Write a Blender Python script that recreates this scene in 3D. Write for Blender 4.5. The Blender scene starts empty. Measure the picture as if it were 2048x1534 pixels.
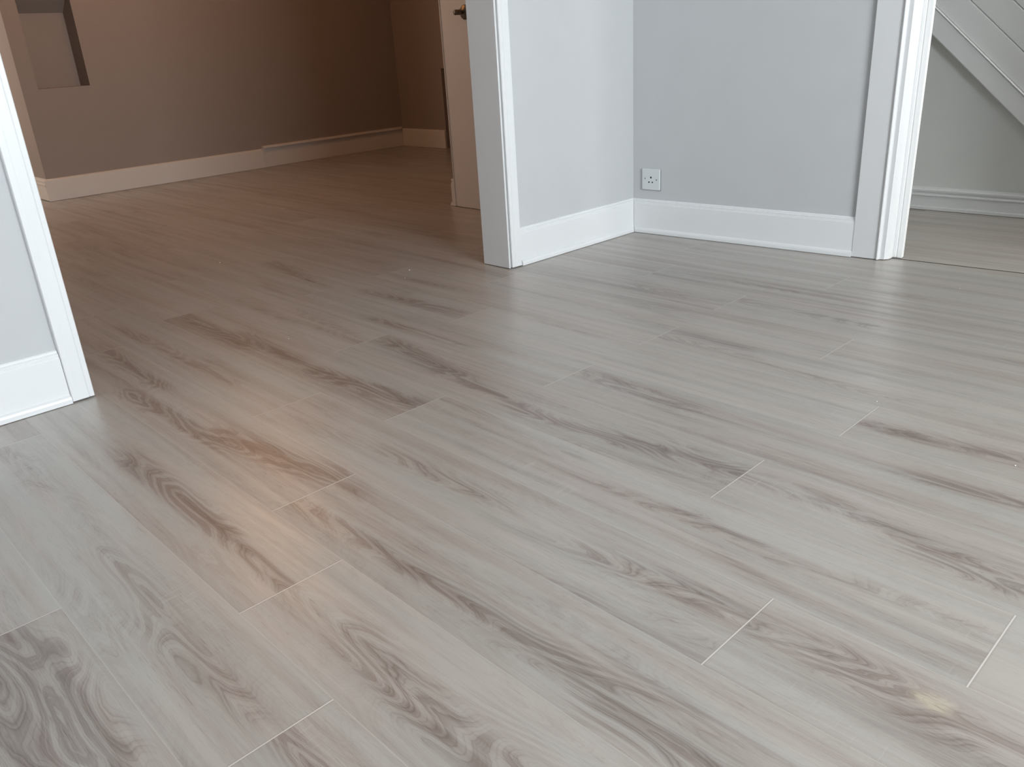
import bpy, bmesh, math, random
import numpy as np
from mathutils import Matrix, Vector

sc = bpy.context.scene
S = 0.62                      # survey units to metres (plank width 0.1925 m, plank length 1.285 m)
COL = sc.collection

# ------------------------------------------------------------------ camera
cam_data = bpy.data.cameras.new('camera')
cam = bpy.data.objects.new('camera', cam_data)
COL.objects.link(cam)
Rm = Matrix(((0.6964476226972366, -0.23814804276117105, 0.6769388588110383),
             (0.7152676906429131, 0.3064891711595007, -0.628057735152045),
             (-0.057903709395179935, 0.9216018108114729, 0.3837932552133933)))
cam.matrix_world = Matrix.Translation((0, 0, 1.3 * S)) @ Rm.to_4x4()
cam_data.sensor_width = 36.0
cam_data.lens = 1636.1 / 2048 * 36
cam_data.clip_start = 0.02
sc.camera = cam

# ------------------------------------------------------------------ view, world, lights
sc.view_settings.view_transform = 'Standard'
sc.view_settings.look = 'None'
sc.view_settings.gamma = 1
sc.view_settings.use_curve_mapping = False
sc.view_settings.exposure = 0.0

world = bpy.data.worlds.new('overcast_sky')
sc.world = world
world.use_nodes = True
bg = world.node_tree.nodes['Background']
bg.inputs[0].default_value = (0.80, 0.90, 1.0, 1)
bg.inputs[1].default_value = 1.0

def area(name, loc, target, sx, sy, power, color, spread=180):
    l = bpy.data.lights.new(name, 'AREA')
    l.shape = 'RECTANGLE'; l.size = sx; l.size_y = sy
    l.energy = power; l.color = color; l.spread = math.radians(spread)
    o = bpy.data.objects.new(name, l); COL.objects.link(o)
    o.location = loc
    d = Vector(target) - Vector(loc)
    o.rotation_euler = d.to_track_quat('-Z', 'Y').to_euler()
    return o

# daylight entering through the windows of the three rooms (all outside the frame)
area('window_daylight_front', (2.42, 0.80, 1.50), (0, 0.80, 1.25), 1.8, 1.3, 164, (0.90, 0.96, 1.0))
area('window_daylight_back_room', (-6.65, -0.12, 1.28), (-6.6, 1.0, 0.95), 0.65, 1.4, 25, (1.0, 0.86, 0.74))
lamp = bpy.data.lights.new('back_room_ceiling_bulb', 'POINT'); lamp.energy = 24; lamp.color = (1.0, 0.47, 0.17); lamp.shadow_soft_size = 0.22
lamp_o = bpy.data.objects.new('back_room_ceiling_bulb', lamp); COL.objects.link(lamp_o); lamp_o.location = (-4.75, 2.14, 2.22)
area('door_daylight_hall', (1.52, 3.48, 1.5), (0, 3.48, 1.2), 0.7, 1.0, 46, (1.0, 0.99, 0.94))

# ------------------------------------------------------------------ material helpers
def mat(name):
    m = bpy.data.materials.new(name); m.use_nodes = True
    nt = m.node_tree
    return m, nt, nt.nodes['Principled BSDF']

def N(nt, t, **kw):
    n = nt.nodes.new(t)
    for k, v in kw.items(): setattr(n, k, v)
    return n

def paint(name, color, rough=0.5, mottling=0.03, bump=0.08, scale=9.0, spec=0.5):
    m, nt, b = mat(name)
    tc = N(nt, 'ShaderNodeTexCoord')
    n1 = N(nt, 'ShaderNodeTexNoise'); n1.inputs['Scale'].default_value = scale; n1.inputs['Detail'].default_value = 4
    nt.links.new(tc.outputs['Object'], n1.inputs['Vector'])
    mx = N(nt, 'ShaderNodeMix', data_type='RGBA')
    mx.inputs[6].default_value = tuple(c * (1 - mottling) for c in color) + (1,)
    mx.inputs[7].default_value = tuple(min(1, c * (1 + mottling)) for c in color) + (1,)
    nt.links.new(n1.outputs['Fac'], mx.inputs[0])
    nt.links.new(mx.outputs[2], b.inputs['Base Color'])
    b.inputs['Roughness'].default_value = rough
    b.inputs['Specular IOR Level'].default_value = spec
    n2 = N(nt, 'ShaderNodeTexNoise'); n2.inputs['Scale'].default_value = 260; n2.inputs['Detail'].default_value = 2
    nt.links.new(tc.outputs['Object'], n2.inputs['Vector'])
    bp = N(nt, 'ShaderNodeBump'); bp.inputs['Strength'].default_value = bump; bp.inputs['Distance'].default_value = 0.0006
    nt.links.new(n2.outputs['Fac'], bp.inputs['Height'])
    nt.links.new(bp.outputs[0], b.inputs['Normal'])
    return m

M_WALL = paint('pale_grey_wall_paint', (0.552, 0.562, 0.573), 0.85)
M_WALL_BACK = paint('back_room_wall_paint', (0.300, 0.244, 0.212), 0.85)
M_WALL_HALL = paint('hall_wall_paint', (0.64, 0.645, 0.62), 0.85)
M_CEIL = paint('ceiling_paint', (0.78, 0.78, 0.77), 0.9)
M_TRIM = paint('white_gloss_trim', (0.78, 0.79, 0.795), 0.32, 0.012, 0.05, 5)
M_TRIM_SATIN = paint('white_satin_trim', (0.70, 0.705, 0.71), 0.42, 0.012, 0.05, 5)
M_TRIM_BRIGHT = paint('brighter_white_gloss', (0.90, 0.90, 0.895), 0.25, 0.01, 0.04, 5)  # brighter white than the other trim, for the hall doorway lining
M_TRIM_BACK = paint('off_white_back_trim', (0.64, 0.575, 0.52), 0.45, 0.02, 0.05, 5)  # warmer, darker off-white than the front-room trim
M_TRIM_STAIR = paint('white_stair_paint', (0.68, 0.685, 0.68), 0.5, 0.02, 0.05, 5)
M_SOCKET = paint('socket_plastic', (0.66, 0.69, 0.70), 0.28, 0.0, 0.0)
M_HOLE = paint('socket_hole_black', (0.006, 0.006, 0.007), 0.6, 0, 0)
M_SCREW = paint('screw_metal', (0.22, 0.22, 0.23), 0.4, 0, 0)
M_GAP = paint('dark_gap', (0.05, 0.045, 0.045), 0.9, 0, 0)
M_CRUMB = paint('plaster_crumb', (0.85, 0.83, 0.78), 0.8, 0, 0)
m_, nt_, b_ = mat('aged_brass'); M_BRASS = m_
b_.inputs['Base Color'].default_value = (0.17, 0.14, 0.11, 1); b_.inputs['Metallic'].default_value = 0.9
b_.inputs['Roughness'].default_value = 0.38

def floor_material():
    m, nt, b = mat('limed_oak_laminate')
    L = nt.links.new
    at = N(nt, 'ShaderNodeAttribute', attribute_name='wood')      # u, v along/across the plank + seed, metres
    ed = N(nt, 'ShaderNodeAttribute', attribute_name='edge')      # distance from plank start / side, metres
    hp = N(nt, 'ShaderNodeAttribute', attribute_name='heart')     # heartwood, plank tone, ring field
    sep = N(nt, 'ShaderNodeSeparateXYZ'); L(hp.outputs['Vector'], sep.inputs[0])
    heart, tone, ringf = sep.outputs[0], sep.outputs[1], sep.outputs[2]
    def math_(op, a, b_=None, c=None, clamp=False):
        n = N(nt, 'ShaderNodeMath', operation=op, use_clamp=clamp)
        for i, v in enumerate((a, b_, c)):
            if v is None: continue
            if isinstance(v, (int, float)): n.inputs[i].default_value = v
            else: L(v, n.inputs[i])
        return n.outputs[0]
    def noise(sx, sy, detail=3, rough=0.55, sz=1.0, dist=0.0):
        mp = N(nt, 'ShaderNodeMapping'); mp.inputs['Scale'].default_value = (sx, sy, sz)
        L(at.outputs['Vector'], mp.inputs[0])
        n = N(nt, 'ShaderNodeTexNoise'); n.inputs['Scale'].default_value = 1.0
        n.inputs['Detail'].default_value = detail; n.inputs['Roughness'].default_value = rough
        n.inputs['Distortion'].default_value = dist
        L(mp.outputs[0], n.inputs['Vector'])
        return n.outputs['Fac']
    def ramp(x, lo, hi, a=0.0, b_=1.0, smooth=True):
        n = N(nt, 'ShaderNodeMapRange'); n.interpolation_type = 'SMOOTHSTEP' if smooth else 'LINEAR'
        L(x, n.inputs[0]); n.inputs[1].default_value = lo; n.inputs[2].default_value = hi
        n.inputs[3].default_value = a; n.inputs[4].default_value = b_
        return n.outputs[0]
    # large soft streaks running with the plank
    streak = noise(0.9, 22, 4, 0.55)
    streak2 = noise(2.2, 60, 3, 0.6)
    blotch = noise(2.2, 9, 3, 0.5, dist=0.4)
    # growth rings: contours of a stretched field, so they close into cathedral loops
    warp = noise(3.2, 20, 1.0, 0.45)
    fine_warp = noise(40, 60, 2, 0.5)
    field = math_('ADD', math_('MULTIPLY', ringf, 1.0), math_('MULTIPLY', warp, 11.0))
    field = math_('ADD', field, math_('MULTIPLY', fine_warp, 0.30))
    saw = math_('PINGPONG', math_('MULTIPLY', field, 1.25), 1.0)
    rings = math_('MULTIPLY', ramp(saw, 0.10, 0.90), 1.0)
    rings_pale = ramp(saw, 0.80, 1.0)
    hsoft = math_('MULTIPLY', heart, ramp(blotch, 0.30, 0.60, 0.70, 1.0))
    nat = ramp(blotch, 0.52, 0.75, 0.0, 0.40)
    hh = math_('MAXIMUM', hsoft, nat)
    ring_amp = ramp(hh, 0.04, 0.6, 0.05, 0.36)
    saw2 = math_('PINGPONG', math_('MULTIPLY', field, 5.3), 1.0)
    thin = math_('MULTIPLY', ramp(saw2, 0.55, 1.0), ramp(hh, 0.05, 0.5, 0.05, 0.16))
    # fine pores
    pores = noise(28, 900, 2, 0.6)
    pores_d = ramp(pores, 0.56, 0.72)
    pore_zone = ramp(noise(3, 18, 2, 0.5), 0.4, 0.65)
    # transverse saw marks, pale, in patches
    sm = ramp(noise(230, 14, 2, 0.6), 0.55, 0.70)
    sm_zone = ramp(noise(2.6, 11, 1, 0.5, sz=3.0), 0.60, 0.72)
    d = math_('MULTIPLY', ramp(streak, 0.36, 0.70, 0, 0.30), 1.0)
    d = math_('ADD', d, math_('MULTIPLY', ramp(streak2, 0.40, 0.70), 0.16))
    d = math_('ADD', d, math_('MULTIPLY', hh, 0.54))
    d = math_('ADD', d, math_('MULTIPLY', math_('SUBTRACT', rings, 0.5), ring_amp))
    d = math_('ADD', d, math_('MULTIPLY', math_('MULTIPLY', pores_d, ramp(pore_zone, 0, 1, 0.35, 1.0)), 0.34))
    d = math_('SUBTRACT', d, math_('MULTIPLY', math_('MULTIPLY', sm, sm_zone), 0.22))
    d = math_('SUBTRACT', d, math_('MULTIPLY', math_('MULTIPLY', rings_pale, hh), 0.28))
    d = math_('ADD', d, thin)
    fib = noise(14, 420, 3, 0.65)
    d = math_('ADD', d, math_('MULTIPLY', math_('SUBTRACT', fib, 0.5), 0.42))
    d = math_('ADD', d, tone, clamp=True)
    cr = N(nt, 'ShaderNodeValToRGB')
    e = cr.color_ramp.elements
    e[0].position = 0.0; e[0].color = (0.385, 0.357, 0.326, 1)
    e[1].position = 1.0; e[1].color = (0.150, 0.116, 0.099, 1)
    k = e.new(0.35); k.color = (0.320, 0.283, 0.253, 1)
    k = e.new(0.68); k.color = (0.224, 0.184, 0.162, 1)
    L(d, cr.inputs[0])
    # pinkish / greyish drift between streaks
    hue = N(nt, 'ShaderNodeMix', data_type='RGBA', blend_type='MULTIPLY')
    hm = N(nt, 'ShaderNodeMix', data_type='RGBA')
    hm.inputs[6].default_value = (1.02, 0.99, 0.98, 1); hm.inputs[7].default_value = (0.985, 1.005, 1.005, 1)
    L(ramp(noise(1.5, 20, 2, 0.5, sz=5.0), 0.38, 0.62), hm.inputs[0])
    hue.inputs[0].default_value = 1.0
    L(cr.outputs[0], hue.inputs[6]); L(hm.outputs[2], hue.inputs[7])
    # joints: pale lines, strong at plank ends, faint along the sides
    es = N(nt, 'ShaderNodeSeparateXYZ'); L(ed.outputs['Vector'], es.inputs[0])
    je = math_('SUBTRACT', 1.0, ramp(es.outputs[0], 0.0005, 0.0014))
    js = math_('SUBTRACT', 1.0, ramp(es.outputs[1], 0.0004, 0.0013))
    jd = math_('SUBTRACT', 1.0, ramp(es.outputs[0], 0.0017, 0.0040))
    dark = N(nt, 'ShaderNodeMix', data_type='RGBA'); dark.inputs[7].default_value = (0.26, 0.22, 0.19, 1)
    L(math_('MULTIPLY', jd, 0.35), dark.inputs[0]); L(hue.outputs[2], dark.inputs[6])
    jj = math_('MAXIMUM', math_('MULTIPLY', je, 0.62), math_('MULTIPLY', js, 0.15))
    jm = N(nt, 'ShaderNodeMix', data_type='RGBA'); jm.inputs[7].default_value = (0.72, 0.69, 0.64, 1)
    L(jj, jm.inputs[0]); L(dark.outputs[2], jm.inputs[6])
    # a yellowish stain on one plank
    tc = N(nt, 'ShaderNodeTexCoord'); ms = N(nt, 'ShaderNodeMapping')
    ms.inputs['Location'].default_value = (0.235 * 26, -0.915 * 42, 0); ms.inputs['Scale'].default_value = (26, 42, 0)
    L(tc.outputs['Object'], ms.inputs[0])
    ln = N(nt, 'ShaderNodeVectorMath', operation='LENGTH'); L(ms.outputs[0], ln.inputs[0])
    st = math_('MULTIPLY', ramp(ln.outputs['Value'], 1.0, 0.2), ramp(pores, 0.35, 0.6))
    sx = N(nt, 'ShaderNodeMix', data_type='RGBA'); sx.inputs[7].default_value = (0.58, 0.50, 0.33, 1)
    L(math_('MULTIPLY', st, 0.55), sx.inputs[0]); L(jm.outputs[2], sx.inputs[6])
    L(sx.outputs[2], b.inputs['Base Color'])
    L(math_('ADD', ramp(streak, 0.3, 0.7, 0.30, 0.40), math_('MULTIPLY', pores_d, 0.05)), b.inputs['Roughness'])
    b.inputs['IOR'].default_value = 1.5; b.inputs['Specular IOR Level'].default_value = 0.62
    b.inputs['Coat Weight'].default_value = 0.35; b.inputs['Coat Roughness'].default_value = 0.36; b.inputs['Coat IOR'].default_value = 1.5
    bp = N(nt, 'ShaderNodeBump'); bp.inputs['Strength'].default_value = 0.25; bp.inputs['Distance'].default_value = 0.0003
    L(math_('SUBTRACT', math_('MULTIPLY', pores_d, -0.5), math_('MULTIPLY', je, 1.0)), bp.inputs['Height'])
    L(bp.outputs[0], b.inputs['Normal'])
    return m
M_FLOOR = floor_material()

# ------------------------------------------------------------------ mesh helpers
def link(name, bm, m, parent=None, smooth=False):
    bmesh.ops.remove_doubles(bm, verts=bm.verts, dist=1e-6)
    bmesh.ops.recalc_face_normals(bm, faces=bm.faces)
    me = bpy.data.meshes.new(name); bm.to_mesh(me); bm.free()
    me.materials.append(m)
    if smooth:
        for p in me.polygons: p.use_smooth = True
    o = bpy.data.objects.new(name, me); COL.objects.link(o)
    if parent: o.parent = parent
    return o

def struct(o, label=None, cat=None):
    o['kind'] = 'structure'
    if label: o['label'] = label
    if cat: o['category'] = cat
    return o

def add_poly(bm, pts, z0, z1):
    """vertical prism over a floor polygon"""
    a = [bm.verts.new((x, y, z0)) for x, y in pts]; b = [bm.verts.new((x, y, z1)) for x, y in pts]
    n = len(pts)
    bm.faces.new(a[::-1]); bm.faces.new(b)
    for i in range(n): bm.faces.new((a[i], a[(i + 1) % n], b[(i + 1) % n], b[i]))

def add_box(bm, x0, x1, y0, y1, z0, z1):
    add_poly(bm, [(x0, y0), (x1, y0), (x1, y1), (x0, y1)], z0, z1)

def add_sweep(bm, p0, p1, side, prof, m0=0.0, m1=0.0):
    """skirting: profile (out, z) swept from floor point p0 to p1; out goes to the left (side=1) or right (-1).
    m0 / m1 shift each end along the run in proportion to 'out' (mitres)."""
    p0 = Vector(p0); p1 = Vector(p1); d = (p1 - p0).normalized(); n = Vector((-d.y, d.x)) * side
    A = []; B = []
    for o, z in prof:
        q = p0 + n * o + d * (o * m0); A.append(bm.verts.new((q.x, q.y, z)))
        q = p1 + n * o + d * (o * m1); B.append(bm.verts.new((q.x, q.y, z)))
    k = len(prof)
    for i in range(k): bm.faces.new((A[i], A[(i + 1) % k], B[(i + 1) % k], B[i]))
    bm.faces.new(A); bm.faces.new(B[::-1])

def add_column(bm, o, dx, dn, prof, z0, z1):
    """upright moulding: plan profile (along, out) from origin o with axes dx, dn"""
    o = Vector(o); dx = Vector(dx); dn = Vector(dn)
    add_poly(bm, [tuple(o + dx * a + dn * b) for a, b in prof], z0, z1)

def bevel(o, w, seg=2):
    md = o.modifiers.new('bevel', 'BEVEL'); md.width = w; md.segments = seg; md.limit_method = 'ANGLE'
    md.angle_limit = math.radians(40)
    return o

CEIL = 2.50
DOORH = 2.03

# ------------------------------------------------------------------ floor: laminate planks, one surface through all rooms
ROW_W = 0.3105 * S; ROW_Y0 = 0.943 * S; PL = 2.07 * S
JOINTS = {-3: -2.14, -2: -1.318, -1: -1.755, 0: -2.148, 1: -0.79, 2: -0.345, 3: -1.172, 4: -2.165, 5: -1.068,
          6: -2.16, 7: -1.45, 8: -2.17, 9: -2.846, 10: -1.9, 11: -0.95, 12: -2.5}
HEARTS = [(-1.912, 1.311, -1.61, 1.269, 0.0302, 0.95), (-1.61, 1.269, -1.26, 1.221, 0.0220, 0.7), (-1.25, 1.211, -1.007, 1.242, 0.0192, 0.6), (-1.007, 1.242, -0.716, 1.283, 0.0247, 0.8), (-1.9, 1.046, -1.451, 1.088, 0.033, 0.75), (-2.177, 0.632, -1.736, 0.649, 0.0275, 0.7), (-1.73, 0.67, -1.309, 0.748, 0.033, 1.0), (-1.774, 0.49, -1.34, 0.491, 0.0275, 0.8), (-1.347, 0.485, -1.094, 0.476, 0.0165, 0.6), (-1.31, 0.633, -1.062, 0.646, 0.0192, 0.7), (-1.062, 0.646, -0.808, 0.652, 0.0165, 0.8), (-0.808, 0.652, -0.619, 0.66, 0.0165, 0.8), (-0.619, 0.66, -0.502, 0.677, 0.0137, 0.6), (-1.354, 0.882, -1.039, 0.887, 0.0247, 0.75), (-0.96, 0.839, -0.658, 0.885, 0.0110, 0.4), (-0.769, 0.88, -0.493, 0.908, 0.0247, 0.8), (-0.943, 1.068, -0.689, 1.071, 0.0110, 0.6), (-0.721, 1.087, -0.571, 1.071, 0.0165, 0.75), (-0.571, 1.071, -0.349, 1.09, 0.0110, 0.5), (-0.365, 1.092, -0.183, 1.092, 0.0137, 0.5), (-1.428, 0.309, -1.215, 0.309, 0.0192, 0.7), (-1.164, 0.288, -0.918, 0.299, 0.0247, 0.6), (-1.288, 0.1, -0.977, 0.092, 0.0495, 1.0), (-1.228, 0.154, -0.91, 0.154, 0.0275, 0.7), (-0.9, 0.492, -0.709, 0.465, 0.033, 0.7), (-0.709, 0.465, -0.569, 0.469, 0.0275, 0.8), (-0.534, 0.624, -0.394, 0.631, 0.0275, 0.8), (-0.719, 0.611, -0.526, 0.655, 0.0137, 0.4), (-0.731, 1.271, -0.565, 1.287, 0.0275, 0.7), (-0.565, 1.287, -0.337, 1.255, 0.0165, 0.9), (-0.372, 1.244, -0.223, 1.233, 0.0247, 0.9), (-0.501, 0.894, -0.342, 0.91, 0.0220, 0.6), (-0.356, 0.91, -0.206, 0.89, 0.033, 0.8), (-0.238, 0.895, -0.13, 0.908, 0.0220, 0.6), (-0.836, 0.314, -0.732, 0.318, 0.033, 0.6), (-1.306, 1.84, -1.076, 1.836, 0.0275, 0.6), (-1.076, 1.836, -0.759, 1.803, 0.0165, 0.55), (-0.759, 1.803, -0.392, 1.818, 0.0192, 0.5), (-0.595, 1.639, -0.357, 1.673, 0.0247, 0.7), (-0.435, 1.48, -0.298, 1.491, 0.0220, 0.8), (-1.27, 1.487, -0.996, 1.468, 0.0275, 0.6), (-1.658, 1.5, -1.063, 1.586, 0.0110, 0.35), (-3.203, 1.622, -2.624, 1.518, 0.033, 0.7), (-2.78, 1.256, -2.458, 1.238, 0.0275, 0.4), (-2.386, 1.072, -2.066, 1.065, 0.0247, 0.8), (-2.45, 1.599, -1.898, 1.639, 0.033, 0.75), (-2.149, 1.427, -1.741, 1.438, 0.0192, 0.6), (-2.782, 0.843, -2.056, 0.857, 0.0247, 0.6), (-2.744, 1.033, -2.308, 1.016, 0.0275, 0.6), (-2.451, 1.31, -2.124, 1.294, 0.0247, 0.5), (-1.687, 2.197, -1.36, 2.213, 0.0275, 0.5), (-1.331, 2.254, -0.925, 2.253, 0.0275, 0.6), (-1.716, 2.412, -1.063, 2.454, 0.0192, 0.4), (-2.704, 0.72, -2.194, 0.706, 0.033, 0.6), (-1.913, 1.932, -1.382, 1.922, 0.0165, 0.35), (-1.69, 0.337, -1.417, 0.318, 0.0165, 0.4), (-2.066, 0.313, -1.811, 0.315, 0.0275, 0.5), (-1.889, 1.742, -1.369, 1.715, 0.0110, 0.35), (-1.142, 1.164, -0.827, 1.191, 0.0110, 0.3), (-1.665, 0.844, -1.476, 0.86, 0.0220, 0.4), (-1.966, 0.757, -1.554, 0.83, 0.0110, 0.3), (-3.387, 1.169, -2.599, 1.239, 0.0275, 0.35), (-3.661, 0.985, -2.776, 0.976, 0.033, 0.35), (-2.461, 1.791, -2.029, 1.852, 0.0275, 0.5), (-2.605, 2.057, -2.108, 2.028, 0.0165, 0.3)]

def build_floor():
    rng = random.Random(11)
    X0, X1, Y0, Y1 = -7.4, 2.5, -2.1, 5.2
    V = []; F = []; WOOD = []; EDGE = []; HEART = []
    k0 = math.floor((Y0 - ROW_Y0) / ROW_W); k1 = math.ceil((Y1 - ROW_Y0) / ROW_W)
    off = 0
    for k in range(k0, k1):
        ya = ROW_Y0 + k * ROW_W; yb = ya + ROW_W
        jx = JOINTS[k] * S if k in JOINTS else rng.uniform(0, PL)
        n0 = math.floor((X0 - jx) / PL); n1 = math.ceil((X1 - jx) / PL)
        for n in range(n0, n1):
            xa = jx + n * PL; xb = xa + PL
            xs = max(xa, X0); xe = min(xb, X1); ys = max(ya, Y0); ye = min(yb, Y1)
            if xe - xs < 0.002 or ye - ys < 0.002: continue
            # a row of vertices right beside every joint keeps the edge distance exact
            nu = max(2, int((xe - xs) / 0.03)); nv = 13
            us = np.unique(np.clip(np.concatenate([[xs, xs + .005, xe - .005], np.linspace(xs, xe, nu)]), xs, xe))
            vs = np.unique(np.clip(np.concatenate([[ys, ys + .004, ye - .004, ye], np.linspace(ys, ye, nv)]), ys, ye))
            U, W = np.meshgrid(us, vs, indexing='ij')
            seed = rng.random() * 40; su = rng.uniform(0, 30); sv = rng.uniform(0, 30)
            tone = rng.choice((-0.07, -0.03, 0.0, 0.0, 0.03, 0.08)) + rng.uniform(-.02, .02)
            heart = np.zeros_like(U)
            mid = (ya + yb) / 2
            # natural heartwood line of this plank
            cph = rng.uniform(0, 6.28); cam_ = rng.uniform(0.008, 0.03); c0 = mid + rng.uniform(-.035, .035)
            cen = c0 + cam_ * np.sin(U * rng.uniform(1.5, 4) + cph)
            for (hx0, hy0, hx1, hy1, hw, hs) in HEARTS:
                hx = (hx0 + hx1) / 2; hy = (hy0 + hy1) / 2
                if not (ya <= hy < yb and xa <= hx < xb): continue
                t = np.clip((U - hx0) / (hx1 - hx0), 0, 1)
                cy = hy0 + t * (hy1 - hy0)
                du = np.maximum(np.maximum(hx0 - U, U - hx1), 0) / 0.07
                dv = (W - cy) / hw
                g = hs * np.exp(-du * du - dv * dv * 0.8)
                heart = np.maximum(heart, g)
            mine = sorted([h for h in HEARTS if ya <= (h[1] + h[3]) / 2 < yb and xa <= (h[0] + h[2]) / 2 < xb])
            if mine:      # the growth-ring axis follows the heartwood of the plank
                px = []; py = []
                for h in mine:
                    px += [h[0], h[2]]; py += [h[1], h[3]]
                o_ = np.argsort(px); px = np.array(px)[o_]; py = np.array(py)[o_]
                base = np.interp(us, px, py)
                ker = np.hanning(9); ker /= ker.sum()
                base = np.convolve(np.pad(base, 4, mode='edge'), ker, mode='valid')
                cen = base[:, None] + 0.3 * cam_ * np.sin(U * 3 + cph)
            flip = rng.choice((-1, 1))
            ring = 72 * np.sqrt((W - cen) ** 2 + 0.00006) + flip * rng.uniform(9, 17) * U
            verts = np.stack([U.ravel(), W.ravel(), np.zeros(U.size)], 1)
            V.append(verts)
            WOOD.append(np.stack([U.ravel() + su, W.ravel() + sv, np.full(U.size, seed)], 1))
            EDGE.append(np.stack([np.minimum(U - xa, xb - U).ravel(), np.minimum(W - ya, yb - W).ravel(), np.zeros(U.size)], 1))
            HEART.append(np.stack([heart.ravel(), np.full(U.size, tone), ring.ravel()], 1))
            a, b = U.shape
            idx = np.arange(a * b).reshape(a, b) + off
            F.append(np.stack([idx[:-1, :-1].ravel(), idx[1:, :-1].ravel(), idx[1:, 1:].ravel(), idx[:-1, 1:].ravel()], 1))
            off += a * b
    V = np.concatenate(V); F = np.concatenate(F)
    # thickness: four outer corners below, closed by a skirt and an underside
    me = bpy.data.meshes.new('floor')
    nb = len(V)
    low = np.array([[X0, Y0, 0], [X1, Y0, 0], [X1, Y1, 0], [X0, Y1, 0], [X0, Y0, -.12], [X1, Y0, -.12], [X1, Y1, -.12], [X0, Y1, -.12]])
    extra = np.array([[nb + 4, nb + 7, nb + 6, nb + 5], [nb, nb + 4, nb + 5, nb + 1], [nb + 1, nb + 5, nb + 6, nb + 2],
                      [nb + 2, nb + 6, nb + 7, nb + 3], [nb + 3, nb + 7, nb + 4, nb]])
    V = np.concatenate([V, low]); F = np.concatenate([F, extra])
    me.vertices.add(len(V)); me.vertices.foreach_set('co', V.ravel())
    me.loops.add(F.size); me.loops.foreach_set('vertex_index', F.ravel().astype(np.int32))
    me.polygons.add(len(F)); me.polygons.foreach_set('loop_start', (np.arange(len(F)) * 4).astype(np.int32))
    me.update(calc_edges=True)
    pad = np.full((8, 3), 0.5)
    for nm, arr in (('wood', WOOD), ('edge', EDGE), ('heart', HEART)):
        a = me.attributes.new(nm, 'FLOAT_VECTOR', 'POINT')
        a.data.foreach_set('vector', np.concatenate(arr + [pad]).astype(np.float32).ravel())
    me.materials.append(M_FLOOR)
    me.validate()
    o = bpy.data.objects.new('floor', me); COL.objects.link(o)
    struct(o, 'pale grey-brown wood-look plank floor running through all the rooms', 'floor')
    return o
build_floor()

# ------------------------------------------------------------------ plan of the rooms (metres, from survey units)
def u(*a): return tuple(v * S for v in a)
XW = -3.650 * S           # room face of the partition with the wide opening
XB = -3.862 * S           # back-room face of that partition
OY0, OY1 = 0.915 * S, 3.412 * S   # clear opening between the jamb linings

# alcove wall frame (slightly out of square)
E1 = Vector((0.99743, 0.0717)); E2 = Vector((-0.0717, 0.99743)); PC = Vector(u(-3.628, 4.653)) 
def al(s, t): return PC + E1 * (s * S) + E2 * (t * S)

# partition, left and right of the opening, and its head
bm = bmesh.new(); add_box(bm, XB, XW, -1.9, OY0 - .012, 0, CEIL)
struct(link('wall_front_left', bm, M_WALL), 'pale grey wall left of the wide opening', 'wall')
bm = bmesh.new()
c = al(-0.022, 0.022)
add_poly(bm, [(XB, OY1 + .012), (XW, OY1 + .012), (XW, c.y), (XW, c.y + .10), (XB, c.y + .10)], 0, CEIL)
struct(link('wall_front_right', bm, M_WALL), 'narrow pale grey wall between the wide opening and the alcove corner', 'wall')
bm = bmesh.new(); add_box(bm, XB, XW, OY0 - .012, OY1 + .012, DOORH + .012, CEIL)
struct(link('wall_front_head', bm, M_WALL), 'wall above the wide opening', 'wall')

# alcove wall with the socket, then the doorway to the hall, then on to the right
TW = 0.022; TB = 0.125                     # face and back of the partition in units
bm = bmesh.new()
a, b_, c_, d_ = al(-0.024, TW), al(1.70, TW), al(1.70, TB), al(-0.024, TB)
add_poly(bm, [tuple(a), tuple(b_), tuple(c_), tuple(d_)], 0, CEIL)
struct(link('wall_alcove', bm, M_WALL), 'pale grey alcove wall with the round-pin socket', 'wall')
DS0, DS1 = 1.806, 1.806 + 0.78 / S
bm = bmesh.new()
add_poly(bm, [tuple(al(DS1 + .055, TW)), tuple(al(8.9, TW)), tuple(al(8.9, TB)), tuple(al(DS1 + .055, TB))], 0, CEIL)
struct(link('wall_hall_side', bm, M_WALL), 'pale grey wall right of the hall doorway', 'wall')
bm = bmesh.new()
add_poly(bm, [tuple(al(1.70, TW)), tuple(al(DS1 + .055, TW)), tuple(al(DS1 + .055, TB)), tuple(al(1.70, TB))], DOORH + .03, CEIL)
struct(link('wall_hall_head', bm, M_WALL), 'wall above the hall doorway', 'wall')

# front room: window wall (+X) and side wall (-Y), both behind the camera
XR = 2.30
def wall_with_window(name, axis, c0, c1, lo, hi, w0, w1, z0, z1, m, label):
    bm = bmesh.new()
    def bx(a0, a1, za, zb):
        if axis == 'x': add_box(bm, c0, c1, a0, a1, za, zb)
        else: add_box(bm, a0, a1, c0, c1, za, zb)
    bx(lo, w0, 0, CEIL); bx(w1, hi, 0, CEIL); bx(w0, w1, 0, z0); bx(w0, w1, z1, CEIL)
    return struct(link(name, bm, m), label, 'wall')
def window_frame(name, axis, c, w0, w1, z0, z1, label):
    bm = bmesh.new(); t = .045
    def bx(a0, a1, za, zb):
        if axis == 'x': add_box(bm, c - .03, c + .03, a0, a1, za, zb)
        else: add_box(bm, a0, a1, c - .03, c + .03, za, zb)
    bx(w0, w0 + t, z0, z1); bx(w1 - t, w1, z0, z1); bx(w0 + t, w1 - t, z0, z0 + t); bx(w0 + t, w1 - t, z1 - t, z1)
    mid = (w0 + w1) / 2; bx(mid - t / 2, mid + t / 2, z0 + t, z1 - t)
    return struct(link(name, bm, M_TRIM), label, 'window')
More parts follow.
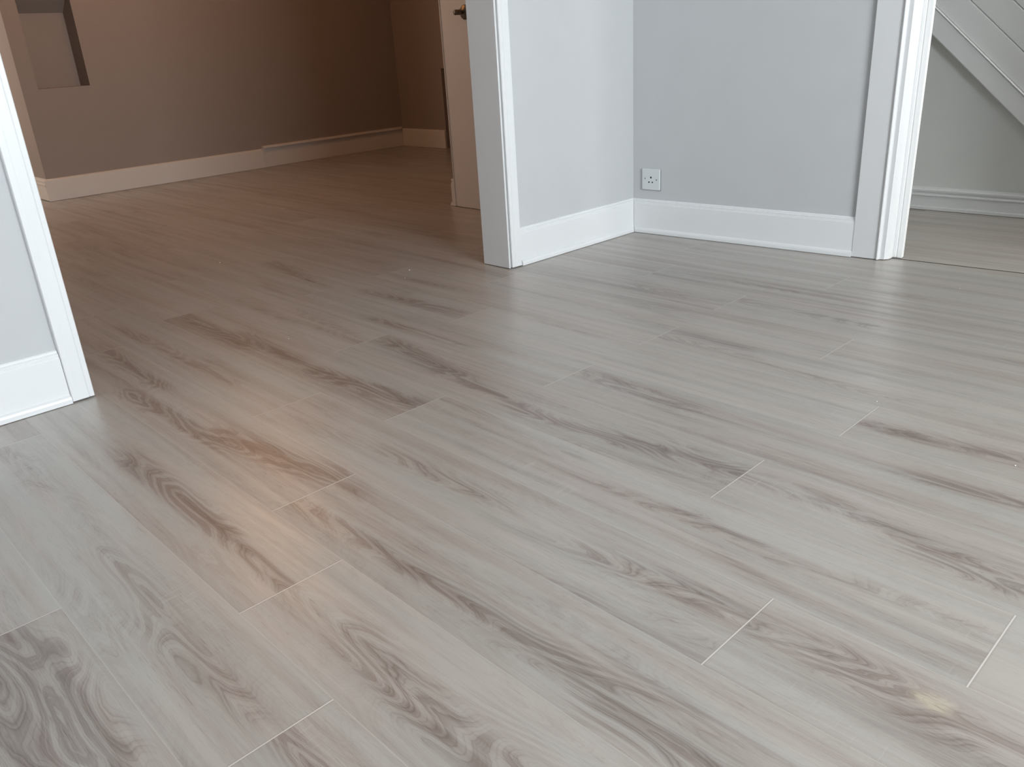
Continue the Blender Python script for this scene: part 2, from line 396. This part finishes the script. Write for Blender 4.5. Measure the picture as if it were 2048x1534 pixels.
wall_with_window('wall_window_side', 'x', XR, XR + .2, -2.1, 3.6, -0.15, 1.75, 0.80, 2.20, M_WALL, 'wall with the front room window')
window_frame('window_1', 'x', XR + .06, -0.15, 1.75, 0.80, 2.20, 'front room window frame')
bm = bmesh.new(); add_box(bm, XB, XR, -2.1, -1.9, 0, CEIL)
struct(link('wall_garden_side', bm, M_WALL), 'side wall of the front room', 'wall')

# ------------------------------------------------------------------ back room
F0 = Vector(u(-9.958, 2.590)); F1 = Vector(u(-10.014, 5.210)); F2 = Vector(u(-10.060, 7.478)); F3 = Vector(u(-9.128, 7.500))
NICHE_Y0, NICHE_Y1 = 2.778 * S, 3.303 * S
NZ0, NZB, NZF = 1.139 * S, 1.880 * S, 2.10 * S
def fx(y):
    t = (y - F0.y) / (F1.y - F0.y); return F0.x + t * (F1.x - F0.x)
SK = 0.018                                  # skirting thickness; the wall face stands this far behind
def far_wall():
    bm = bmesh.new(); D = 0.35
    w = -SK + 0.0
    def seg(ya, yb, za, zb):
        add_poly(bm, [(fx(ya) + w, ya), (fx(yb) + w, yb), (fx(yb) - D, yb), (fx(ya) - D, ya)], za, zb)
    seg(F0.y + SK, NICHE_Y0, 0, CEIL)
    seg(NICHE_Y1, F1.y, 0, CEIL)
    seg(NICHE_Y0, NICHE_Y1, 0, NZ0)
    seg(NICHE_Y0, NICHE_Y1, NZF, CEIL)
    # niche back and sloping soffit (wedge)
    dn = 0.205
    ya, yb = NICHE_Y0, NICHE_Y1
    add_poly(bm, [(fx(ya) - dn, ya), (fx(yb) - dn, yb), (fx(yb) - D, yb), (fx(ya) - D, ya)], NZ0, NZF)
    vs = []
    for y in (ya, yb):
        vs.append([bm.verts.new((fx(y) + w, y, NZF)), bm.verts.new((fx(y) - dn, y, NZF)), bm.verts.new((fx(y) - dn, y, NZB))])
    bm.faces.new(vs[0]); bm.faces.new(vs[1][::-1])
    for i in range(3): bm.faces.new((vs[0][i], vs[0][(i + 1) % 3], vs[1][(i + 1) % 3], vs[1][i]))
    # second stretch beyond the skirting step
    add_poly(bm, [(F1.x + w, F1.y), (F2.x + w, F2.y), (F2.x + w, F2.y + .2), (F1.x - D, F2.y + .2), (F1.x - D, F1.y)], 0, CEIL)
    me = bpy.data.meshes.new('wall_far')
    bmesh.ops.recalc_face_normals(bm, faces=bm.faces); bm.to_mesh(me); bm.free(); me.materials.append(M_WALL_BACK)
    o = bpy.data.objects.new('wall_far', me); COL.objects.link(o)
    return struct(o, 'far wall of the back room with a tall recessed niche', 'wall')
far_wall()

# return beside the far wall, running away from the camera, and the end of that recess
bm = bmesh.new(); add_box(bm, F0.x - 1.0, F0.x - .351, F0.y + .018, F0.y + .2, 0, CEIL)
struct(link('wall_return', bm, M_WALL_BACK), 'short return wall at the left end of the far wall', 'wall')
bm = bmesh.new(); add_box(bm, F0.x - 1.1, F0.x - 1.0, -0.1, F0.y + .2, 0, CEIL)
struct(link('wall_recess_end', bm, M_WALL_BACK), 'end wall of the recess left of the niche', 'wall')

# left wall of the back room, with its window
YL = -0.05
wall_with_window('wall_back_left', 'y', YL - .2, YL, F0.x - 1.1, XB, -7.0, -6.3, 0.55, 2.05, M_WALL_BACK, 'left wall of the back room with its window')
window_frame('window_2', 'y', YL - .12, -7.0, -6.3, 0.55, 2.05, 'back room window frame')

# right wall of the back room with a dark fireplace opening
RY = F2.y + .016
bm = bmesh.new()
ox0, ox1, oz = -9.10 * S, -8.0 * S, 1.040 * S
bx0, bx1 = F2.x - SK, -5.655 * S + .03
add_box(bm, bx0 + .001, ox0, RY, RY + .40, 0, CEIL); add_box(bm, ox1, bx1, RY, RY + .40, 0, CEIL)
add_box(bm, ox0, ox1, RY, RY + .40, oz, CEIL); add_box(bm, ox0, ox1, RY + .30, RY + .40, 0, oz)
struct(link('wall_back_right', bm, M_WALL_BACK), 'right wall of the back room with a dark fireplace opening', 'wall')

# cupboard block behind the right jamb: end wall facing the far wall, face towards the opening
YP = 4.650 * S; XP = -5.608 * S
bm = bmesh.new(); add_box(bm, XP, XP + .10, YP + .022, RY, 0, CEIL)
struct(link('wall_cupboard_end', bm, M_WALL_BACK), 'end wall of the cupboard block in the back room', 'wall')
# the white painted door lining that closes the block, seen behind the opening's right jamb
bm = bmesh.new()
add_column(bm, (XP, YP), (1, 0), (0, 1), [(0, .006), (.006, 0), (.010, 0), (.012, .004), (.040, .004), (.043, 0), (.95, 0), (.95, .02), (0, .02)], 0.003, 2.12)
d2 = struct(link('door_2', bm, M_TRIM_BACK), 'white painted cupboard door and frame in the back room behind the jamb', 'door')
bm = bmesh.new(); add_box(bm, XP, XB, YP, YP + .022, 2.12, CEIL); add_box(bm, XP + .95, XB, YP, YP + .022, 0, 2.12)
struct(link('wall_cupboard_front', bm, M_WALL_BACK), 'wall above and beside the cupboard door', 'wall')

# door knob: domed rose, neck and small cylindrical knob pointing out of the door
def lathe(bm, prof, n=40):
    rings = []
    for r, h in prof:
        rings.append([bm.verts.new((r * math.cos(2 * math.pi * i / n), r * math.sin(2 * math.pi * i / n), h)) for i in range(n)])
    for a, b in zip(rings, rings[1:]):
        for i in range(n): bm.faces.new((a[i], a[(i + 1) % n], b[(i + 1) % n], b[i]))
    bm.faces.new(rings[0]); bm.faces.new(rings[-1][::-1])
def orient(o, loc, parent):
    o.parent = parent; o.location = loc; o.rotation_euler = (math.pi / 2, 0, 0)   # +Z of the lathe -> -Y
kx, kz = -5.285 * S, 1.543 * S
bm = bmesh.new(); lathe(bm, [(.0335, 0), (.0335, .003), (.031, .007), (.024, .011), (.015, .014), (.012, .016)])
rose = link('rose', bm, M_BRASS, smooth=True); orient(rose, (kx, YP, kz), d2)
bm = bmesh.new(); lathe(bm, [(.009, .015), (.0085, .028), (.0115, .031), (.0125, .034), (.0125, .046), (.0115, .048), (.0115, .050), (.0125, .052), (.0125, .064), (.010, .067), (.004, .068)])
kn = link('door_knob', bm, M_BRASS, smooth=True); orient(kn, (kx, YP, kz), d2)
kn['label'] = 'small aged brass knob'

# ------------------------------------------------------------------ hall behind the doorway
HY0 = Vector(u(-3.60, 6.293)); HY1 = Vector(u(3.5, 6.434))
hd = (HY1 - HY0).normalized(); hn = Vector((-hd.y, hd.x))
def hl(s, t): return HY0 + hd * s + hn * t
bm = bmesh.new(); add_poly(bm, [tuple(hl(0, .014)), tuple(hl(4.4, .014)), tuple(hl(4.4, .16)), tuple(hl(0, .16))], 0, CEIL)
struct(link('wall_hall_back', bm, M_WALL_HALL), 'grey hall wall under the stairs', 'wall')
bm = bmesh.new(); add_box(bm, -3.70 * S, -3.60 * S, 5.0 * S, 6.5 * S, 0, CEIL)
struct(link('wall_hall_end', bm, M_WALL_HALL), 'left end wall of the hall', 'wall')
wall_with_window('wall_hall_entrance', 'x', 1.50, 1.62, 5.20 * S, 6.42 * S, 3.35, 3.75, 0.9, 2.0, M_WALL_HALL, 'entrance end wall of the hall')

# ------------------------------------------------------------------ ceiling
bm = bmesh.new(); add_box(bm, -7.4, 2.5, -2.1, 5.1, CEIL, CEIL + .1)
struct(link('ceiling', bm, M_CEIL), 'white ceiling over all the rooms', 'ceiling')
bm = bmesh.new(); add_box(bm, XR + .0, XR + .2, 3.6, 5.1, 0, CEIL)
struct(link('wall_outer', bm, M_WALL), 'outer wall beyond the hall', 'wall')

# ------------------------------------------------------------------ skirtings
G = 0.0015
P_FRONT = [(-.004, G), (.0225, G), (.0225, .013), (.0205, .0185), (.0165, .0215), (.0132, .0225), (.0135, .1255), (.0120, .1275),
           (.0120, .1300), (.0105, .1315), (.0105, .1375), (.0065, .1395), (.0060, .1435), (.0035, .1460), (-.004, .1465)]
P_BACK = [(-.004, G), (.018, G), (.018, .135), (.012, .142), (.004, .146), (-.004, .146)]
P_HALL = [(-.004, G), (.026, G), (.0260, .014), (.0190, .0155), (.0190, .060), (.0230, .062), (.0240, .067), (.0220, .071), (.0150, .072), (.0150, .078),
          (.0200, .080), (.0210, .088), (.0170, .094), (.0080, .096), (.0060, .099), (-.004, .100)]

ca = al(0, TW)          # corner of the wall faces
def y_at(x): return (PC + E2 * (TW * S)).y + (x - (PC + E2 * (TW * S)).x) * 0.07189
cw = Vector((XW, y_at(XW)))
CAS0, CAS1 = 0.822 * S, 0.915 * S           # left casing
RC0, RC1 = 3.432 * S, 3.512 * S             # right casing
bm = bmesh.new(); add_sweep(bm, (XW, -1.9), (XW, CAS0 - .001), -1, P_FRONT)
struct(link('baseboard_left', bm, M_TRIM), 'white skirting board on the wall left of the opening', 'skirting board')
bm = bmesh.new(); add_sweep(bm, (XW, RC1 + .001), tuple(cw), -1, P_FRONT, 0, -1.074)
struct(link('baseboard_front_right', bm, M_TRIM), 'short white skirting board between the opening and the alcove corner', 'skirting board')
e = al(1.548, TW)
bm = bmesh.new(); add_sweep(bm, tuple(cw), tuple(e), -1, P_FRONT, 0.93, 0)
struct(link('baseboard_alcove', bm, M_TRIM), 'white skirting board below the socket', 'skirting board')
bm = bmesh.new(); add_sweep(bm, tuple(al(DS1 + .26, TW)), tuple(al(8.6, TW)), -1, P_FRONT)
struct(link('baseboard_right', bm, M_TRIM), 'white skirting board right of the hall doorway', 'skirting board')
# back room: plain board up to the step, then a board with a projecting ledge strip
w = Vector((-SK, 0))
def off(p): return (p.x - SK, p.y)
bm = bmesh.new(); add_sweep(bm, off(F0 + Vector((0, SK))), (F1.x - SK, F1.y - .0095), -1, P_BACK, -1, 0)
struct(link('baseboard_far_left', bm, M_TRIM_BACK), 'plain white skirting board under the niche', 'skirting board')
P_LEDGE = [(-.004, G), (.010, G), (.010, .140), (.010, .1445), (.031, .1475), (.033, .154), (.029, .162), (.012, .167), (-.004, .167)]
bm = bmesh.new()
add_sweep(bm, (F1.x - SK, F1.y + .004), (F2.x - SK, F2.y + .016), -1, P_LEDGE, 0, -1)
add_box(bm, F1.x - SK - .003, F1.x - SK + .024, F1.y - .009, F1.y + .0035, G, .148)
struct(link('baseboard_far_right', bm, M_TRIM_BACK), 'white skirting with a raised ledge strip along the far wall', 'skirting board')
bm = bmesh.new(); add_sweep(bm, (F2.x - SK, RY), (ox0 - .0, RY), -1, [(a, b * 1.04) for a, b in P_BACK], 1, 0)
struct(link('baseboard_back_right', bm, M_TRIM_BACK), 'short white skirting board beside the fireplace opening', 'skirting board')
bm = bmesh.new(); add_sweep(bm, (F0.x - .995, F0.y + .018), (F0.x - SK, F0.y + .018), -1,
    [(-.004, .005), (.018, .005), (.018, .100), (.022, .104), (.022, .112), (.014, .116), (.014, .124), (.018, .128), (.018, .134), (.010, .138), (.010, .144), (.0, .147), (-.004, .147)], 0, 1)
struct(link('baseboard_return', bm, M_TRIM_BACK), 'moulded white skirting board on the return left of the niche wall', 'skirting board')
# cupboard end: old moulded skirting seen in profile
P_OLD = [(-.004, G), (.055, G), (.055, .006), (.048, .010), (.044, .018), (.035, .022), (.0300, .024), (.0300, .105), (.0290, .118), (.0220, .127), (.0140, .131),
         (.0140, .134), (.0230, .136), (.0240, .142), (.0180, .147), (.0060, .149), (-.004, .150)]
P_OLD = [(a * .72, b) for a, b in P_OLD]
bm = bmesh.new(); add_sweep(bm, (XP, YP + .003), (XP, RY), 1, P_OLD)
struct(link('baseboard_cupboard', bm, M_TRIM_BACK), 'old moulded skirting board on the cupboard end wall', 'skirting board')
bm = bmesh.new(); add_sweep(bm, tuple(hl(0, .014)), tuple(hl(4.2, .014)), -1, P_HALL)
struct(link('baseboard_hall', bm, M_TRIM_STAIR), 'moulded white skirting board along the hall wall', 'skirting board')

# ------------------------------------------------------------------ wide opening: jamb linings, head lining, casings
# left lining
bm = bmesh.new(); add_box(bm, XB - .004, XW + .006, OY0 - .012, OY0, 0.002, DOORH + .012)
struct(bevel(link('trim_1', bm, M_TRIM), .0015), 'white lining on the left jamb of the wide opening', 'door lining')
bm = bmesh.new(); add_box(bm, XB - .004, XW + .010, OY1, OY1 + .0085, 0.002, DOORH + .012)
struct(bevel(link('trim_2', bm, M_TRIM_SATIN), .0015), 'white lining on the right jamb of the wide opening', 'door lining')
bm = bmesh.new(); add_box(bm, XB - .004, XW + .006, OY0, OY1, DOORH, DOORH + .012)
struct(bevel(link('trim_3', bm, M_TRIM), .0015), 'white lining under the head of the wide opening', 'door lining')
# casings, plan profile (along from the inner edge, out from the wall)
def casing_prof(wd, th=.018):
    return [(0, 0), (0, th * .80), (.002, th * .92), (.012, th * .92), (.0135, th * .84), (.0155, th * .98), (wd - .018, th * .98), (wd - .016, th), (wd - .002, th), (wd, th * .8), (wd, 0)]
bm = bmesh.new(); add_column(bm, (XW, OY0 - .001), (0, -1), (1, 0), casing_prof(OY0 - CAS0 - .001), 0.004, DOORH + .07)
struct(link('trim_4', bm, M_TRIM), 'white casing on the left side of the wide opening', 'door casing')
bm = bmesh.new(); add_column(bm, (XW, RC0), (0, 1), (1, 0), casing_prof(RC1 - RC0), 0.004, DOORH + .07)
struct(link('trim_5', bm, M_TRIM), 'white casing on the right side of the wide opening', 'door casing')
bm = bmesh.new(); add_box(bm, XW, XW + .018, OY0 - .0, RC0, DOORH + .006, DOORH + .07)
struct(link('trim_6', bm, M_TRIM), 'white casing over the wide opening', 'door casing')
# back-room side casing of the right jamb (thin edge seen in raking light)
# ------------------------------------------------------------------ hall doorway trim
def alz(pts): return [tuple(al(s, t)) for s, t in pts]
mm = 0.001 / S
# flat board casing with bead, cove and quirk (s along the wall, t negative towards the room)
bm = bmesh.new()
add_poly(bm, alz([(1.548, TW), (1.548, .000), (1.551, -.003), (1.692, -.003), (1.694, -.012), (1.700, -.015), (1.705, -.012),
                  (1.708, .000), (1.714, .006), (1.735, .006), (1.737, .016), (1.742, .020), (1.752, .030), (1.756, .052), (1.757, .085), (1.757, .11), (1.71, .11), (1.71, TW)]), .003, DOORH + .06)
struct(link('trim_7', bm, M_TRIM_SATIN), 'white moulded casing on the left side of the hall doorway', 'door casing')
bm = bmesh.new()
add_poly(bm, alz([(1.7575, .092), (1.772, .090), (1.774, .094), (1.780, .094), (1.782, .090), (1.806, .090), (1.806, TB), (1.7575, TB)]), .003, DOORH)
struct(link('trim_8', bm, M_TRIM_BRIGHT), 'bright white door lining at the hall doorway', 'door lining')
bm = bmesh.new()
add_poly(bm, alz([(DS1, .090), (DS1 + .05, .090), (DS1 + .055, -.003), (DS1 + .25, -.003), (DS1 + .25, TW - .0005), (DS1 + .055, TW - .0005), (DS1 + .054, TB), (DS1, TB)]), .003, DOORH + .06)
struct(link('trim_9', bm, M_TRIM_SATIN), 'white casing on the right side of the hall doorway', 'door casing')
bm = bmesh.new()
add_poly(bm, alz([(1.758, .085), (DS1 + .05, .085), (DS1 + .05, TB), (1.758, TB)]), DOORH, DOORH + .03)
add_poly(bm, alz([(1.757, -.003), (DS1 + .05, -.003), (DS1 + .05, TW), (1.757, TW)]), DOORH + .005, DOORH + .06)
struct(link('trim_10', bm, M_TRIM_SATIN), 'white head trim over the hall doorway', 'door casing')
# threshold joint between the two floors: a slim dark flush strip with a rounded lip
bm = bmesh.new()
add_poly(bm, alz([(1.757, .071), (DS1 + .03, .071), (DS1 + .03, .081), (1.757, .081)]), -.003, .0008)
struct(link('trim_11', bm, M_GAP), 'thin dark expansion joint across the hall doorway', 'threshold')
bm = bmesh.new()
add_poly(bm, alz([(1.81, .0815), (DS1, .0815), (DS1, .089), (1.81, .089)]), -.003, .0022)
struct(link('trim_12', bm, paint('threshold_strip', (0.42, 0.37, 0.32), .5, .02)), 'slim wood-tone lip behind the dark joint', 'threshold')

# ------------------------------------------------------------------ stairs in the hall: string and sloping cladding boards
def stairs():
    th = math.atan2(1.198 - .605, 2.36 - 1.708 + 0.005)
    base = Vector((hl(0, 0)))
    root = bpy.data.objects.new('staircase', None); COL.objects.link(root)
    x0, z0 = -2.360 * S, 1.205 * S         # a point of the lower edge
    dirv = Vector((math.cos(th), 0, -math.sin(th))); up = Vector((math.sin(th), 0, math.cos(th)))
    yf = hl(0, 0).y
    slope = (HY1.y - HY0.y) / (HY1.x - HY0.x)
    def P(s, h, out):
        q = Vector((x0, 0, z0)) + dirv * s + up * h
        y = HY0.y + (q.x - HY0.x) * slope + 0.014 - out
        return (q.x, y, q.z)
    def board(h0, h1, out, s0=-1.05, s1=1.15, lip=.004):
        bm = bmesh.new()
        pr = [(h0, .001), (h0, out - lip), (h0 + lip, out), (h1 - lip, out), (h1, out - lip), (h1, .001)]
        A = [bm.verts.new(P(s0, h, o)) for h, o in pr]; B = [bm.verts.new(P(s1, h, o)) for h, o in pr]
        k = len(pr)
        for i in range(k): bm.faces.new((A[i], A[(i + 1) % k], B[(i + 1) % k], B[i]))
        bm.faces.new(A); bm.faces.new(B[::-1])
        return bm
    root.location = (0, 0, 0)
    o = link('string_board', board(0, .075, .055), M_TRIM_STAIR, root)
    o = link('bead', board(.0752, .080, .058, lip=.002), M_TRIM_STAIR, root)
    h = .0802
    widths = (.098, .098, .098, .098, .098, .098)
    for wd in widths:
        o = link('cladding_board', board(h, h + wd - .001, .046, lip=.003), M_TRIM_STAIR, root)
        h += wd
    root['label'] = 'white sloping staircase side with string and cladding boards beyond the hall doorway'
    root['category'] = 'staircase'
    return root
stairs()

# ------------------------------------------------------------------ socket: square plate with three round pin holes and two screws
def socket():
    root = bpy.data.objects.new('wall_socket', None); COL.objects.link(root)
    cs, cz = 0.1325, 0.3735 * S
    p = al(cs, TW)
    root.matrix_world = Matrix(((E1.x, -E2.x, 0, p.x), (E1.y, -E2.y, 0, p.y), (0, 0, 1, cz), (0, 0, 0, 1)))
    # local axes: x along the wall, y out into the room, z up   (left-handed guard below)
    root.matrix_world = Matrix.Translation((p.x, p.y, cz)) @ Matrix.Rotation(math.atan2(E1.y, E1.x), 4, 'Z')
    hw = 0.0445
    holes = [(0.001, 0.0085, .0044), (-.0085, -.0115, .0036), (.0085, -.0115, .0036)]
    # plate: rounded, with bevelled rim, holes drilled by boolean-free inset cups
    bm = bmesh.new(); add_box(bm, -hw, hw, -.0095, .0, -hw, hw)
    pl = link('face_plate', bm, M_SOCKET); pl.parent = root; bevel(pl, .0035, 4)
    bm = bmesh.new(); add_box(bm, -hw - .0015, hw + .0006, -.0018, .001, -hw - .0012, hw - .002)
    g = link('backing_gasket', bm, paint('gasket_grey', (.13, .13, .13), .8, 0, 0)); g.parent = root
    def disc(name, x, z, r, m, y=-.0096, dome=.0):
        bm = bmesh.new(); lathe(bm, [(r, 0), (r, .0006 + dome), (r * .8, .0010 + dome)], 24)
        o = link(name, bm, m); o.parent = root; o.location = (x, y + .0008, z); o.rotation_euler = (math.pi / 2, 0, 0)
        return o
    for x, z, r in holes: disc('pin_hole', x, z, r, M_HOLE)
    disc('screw', -.0285, .0035, .0032, M_SCREW); disc('screw', .0285, -.0005, .0036, M_SCREW)
    root['label'] = 'square white wall socket with three round pin holes above the alcove skirting'
    root['category'] = 'socket'
socket()

# ------------------------------------------------------------------ plaster crumbs left on the new floor
def crumb(x, y, r, label, seed):
    rng = random.Random(seed); bm = bmesh.new()
    bmesh.ops.create_icosphere(bm, subdivisions=1, radius=r)
    for v in bm.verts:
        v.co *= rng.uniform(.7, 1.15); v.co.z *= .6
    zmin = min(v.co.z for v in bm.verts)
    for v in bm.verts: v.co.z -= zmin
    o = link('plaster_crumb', bm, M_CRUMB); o.location = (x, y, 0.0002)
    o['label'] = label; o['category'] = 'crumb'; o['group'] = 'white plaster crumbs on the floor'
for i, (x, y, r, lb) in enumerate([
    (-3.405, 1.481, .0028, 'tiny white crumb on the floor deep in the back room'),
    (-2.231, 1.140, .0018, 'tiny white crumb on the floor within the wide opening'),
    (-2.578, 1.878, .0030, 'tiny white crumb near the right jamb, the farther of two'),
    (-2.501, 1.798, .0022, 'tiny white crumb near the right jamb, the nearer of two'),
    (-0.843, 2.752, .0020, 'tiny white crumb on the floor in front of the hall doorway'),
    (-0.676, 1.761, .0016, 'tiny white crumb on the floor at the middle right'),
    (-0.353, 1.631, .0018, 'tiny white crumb on the floor by the right edge of the photo')]):
    crumb(x, y, r, lb, i)
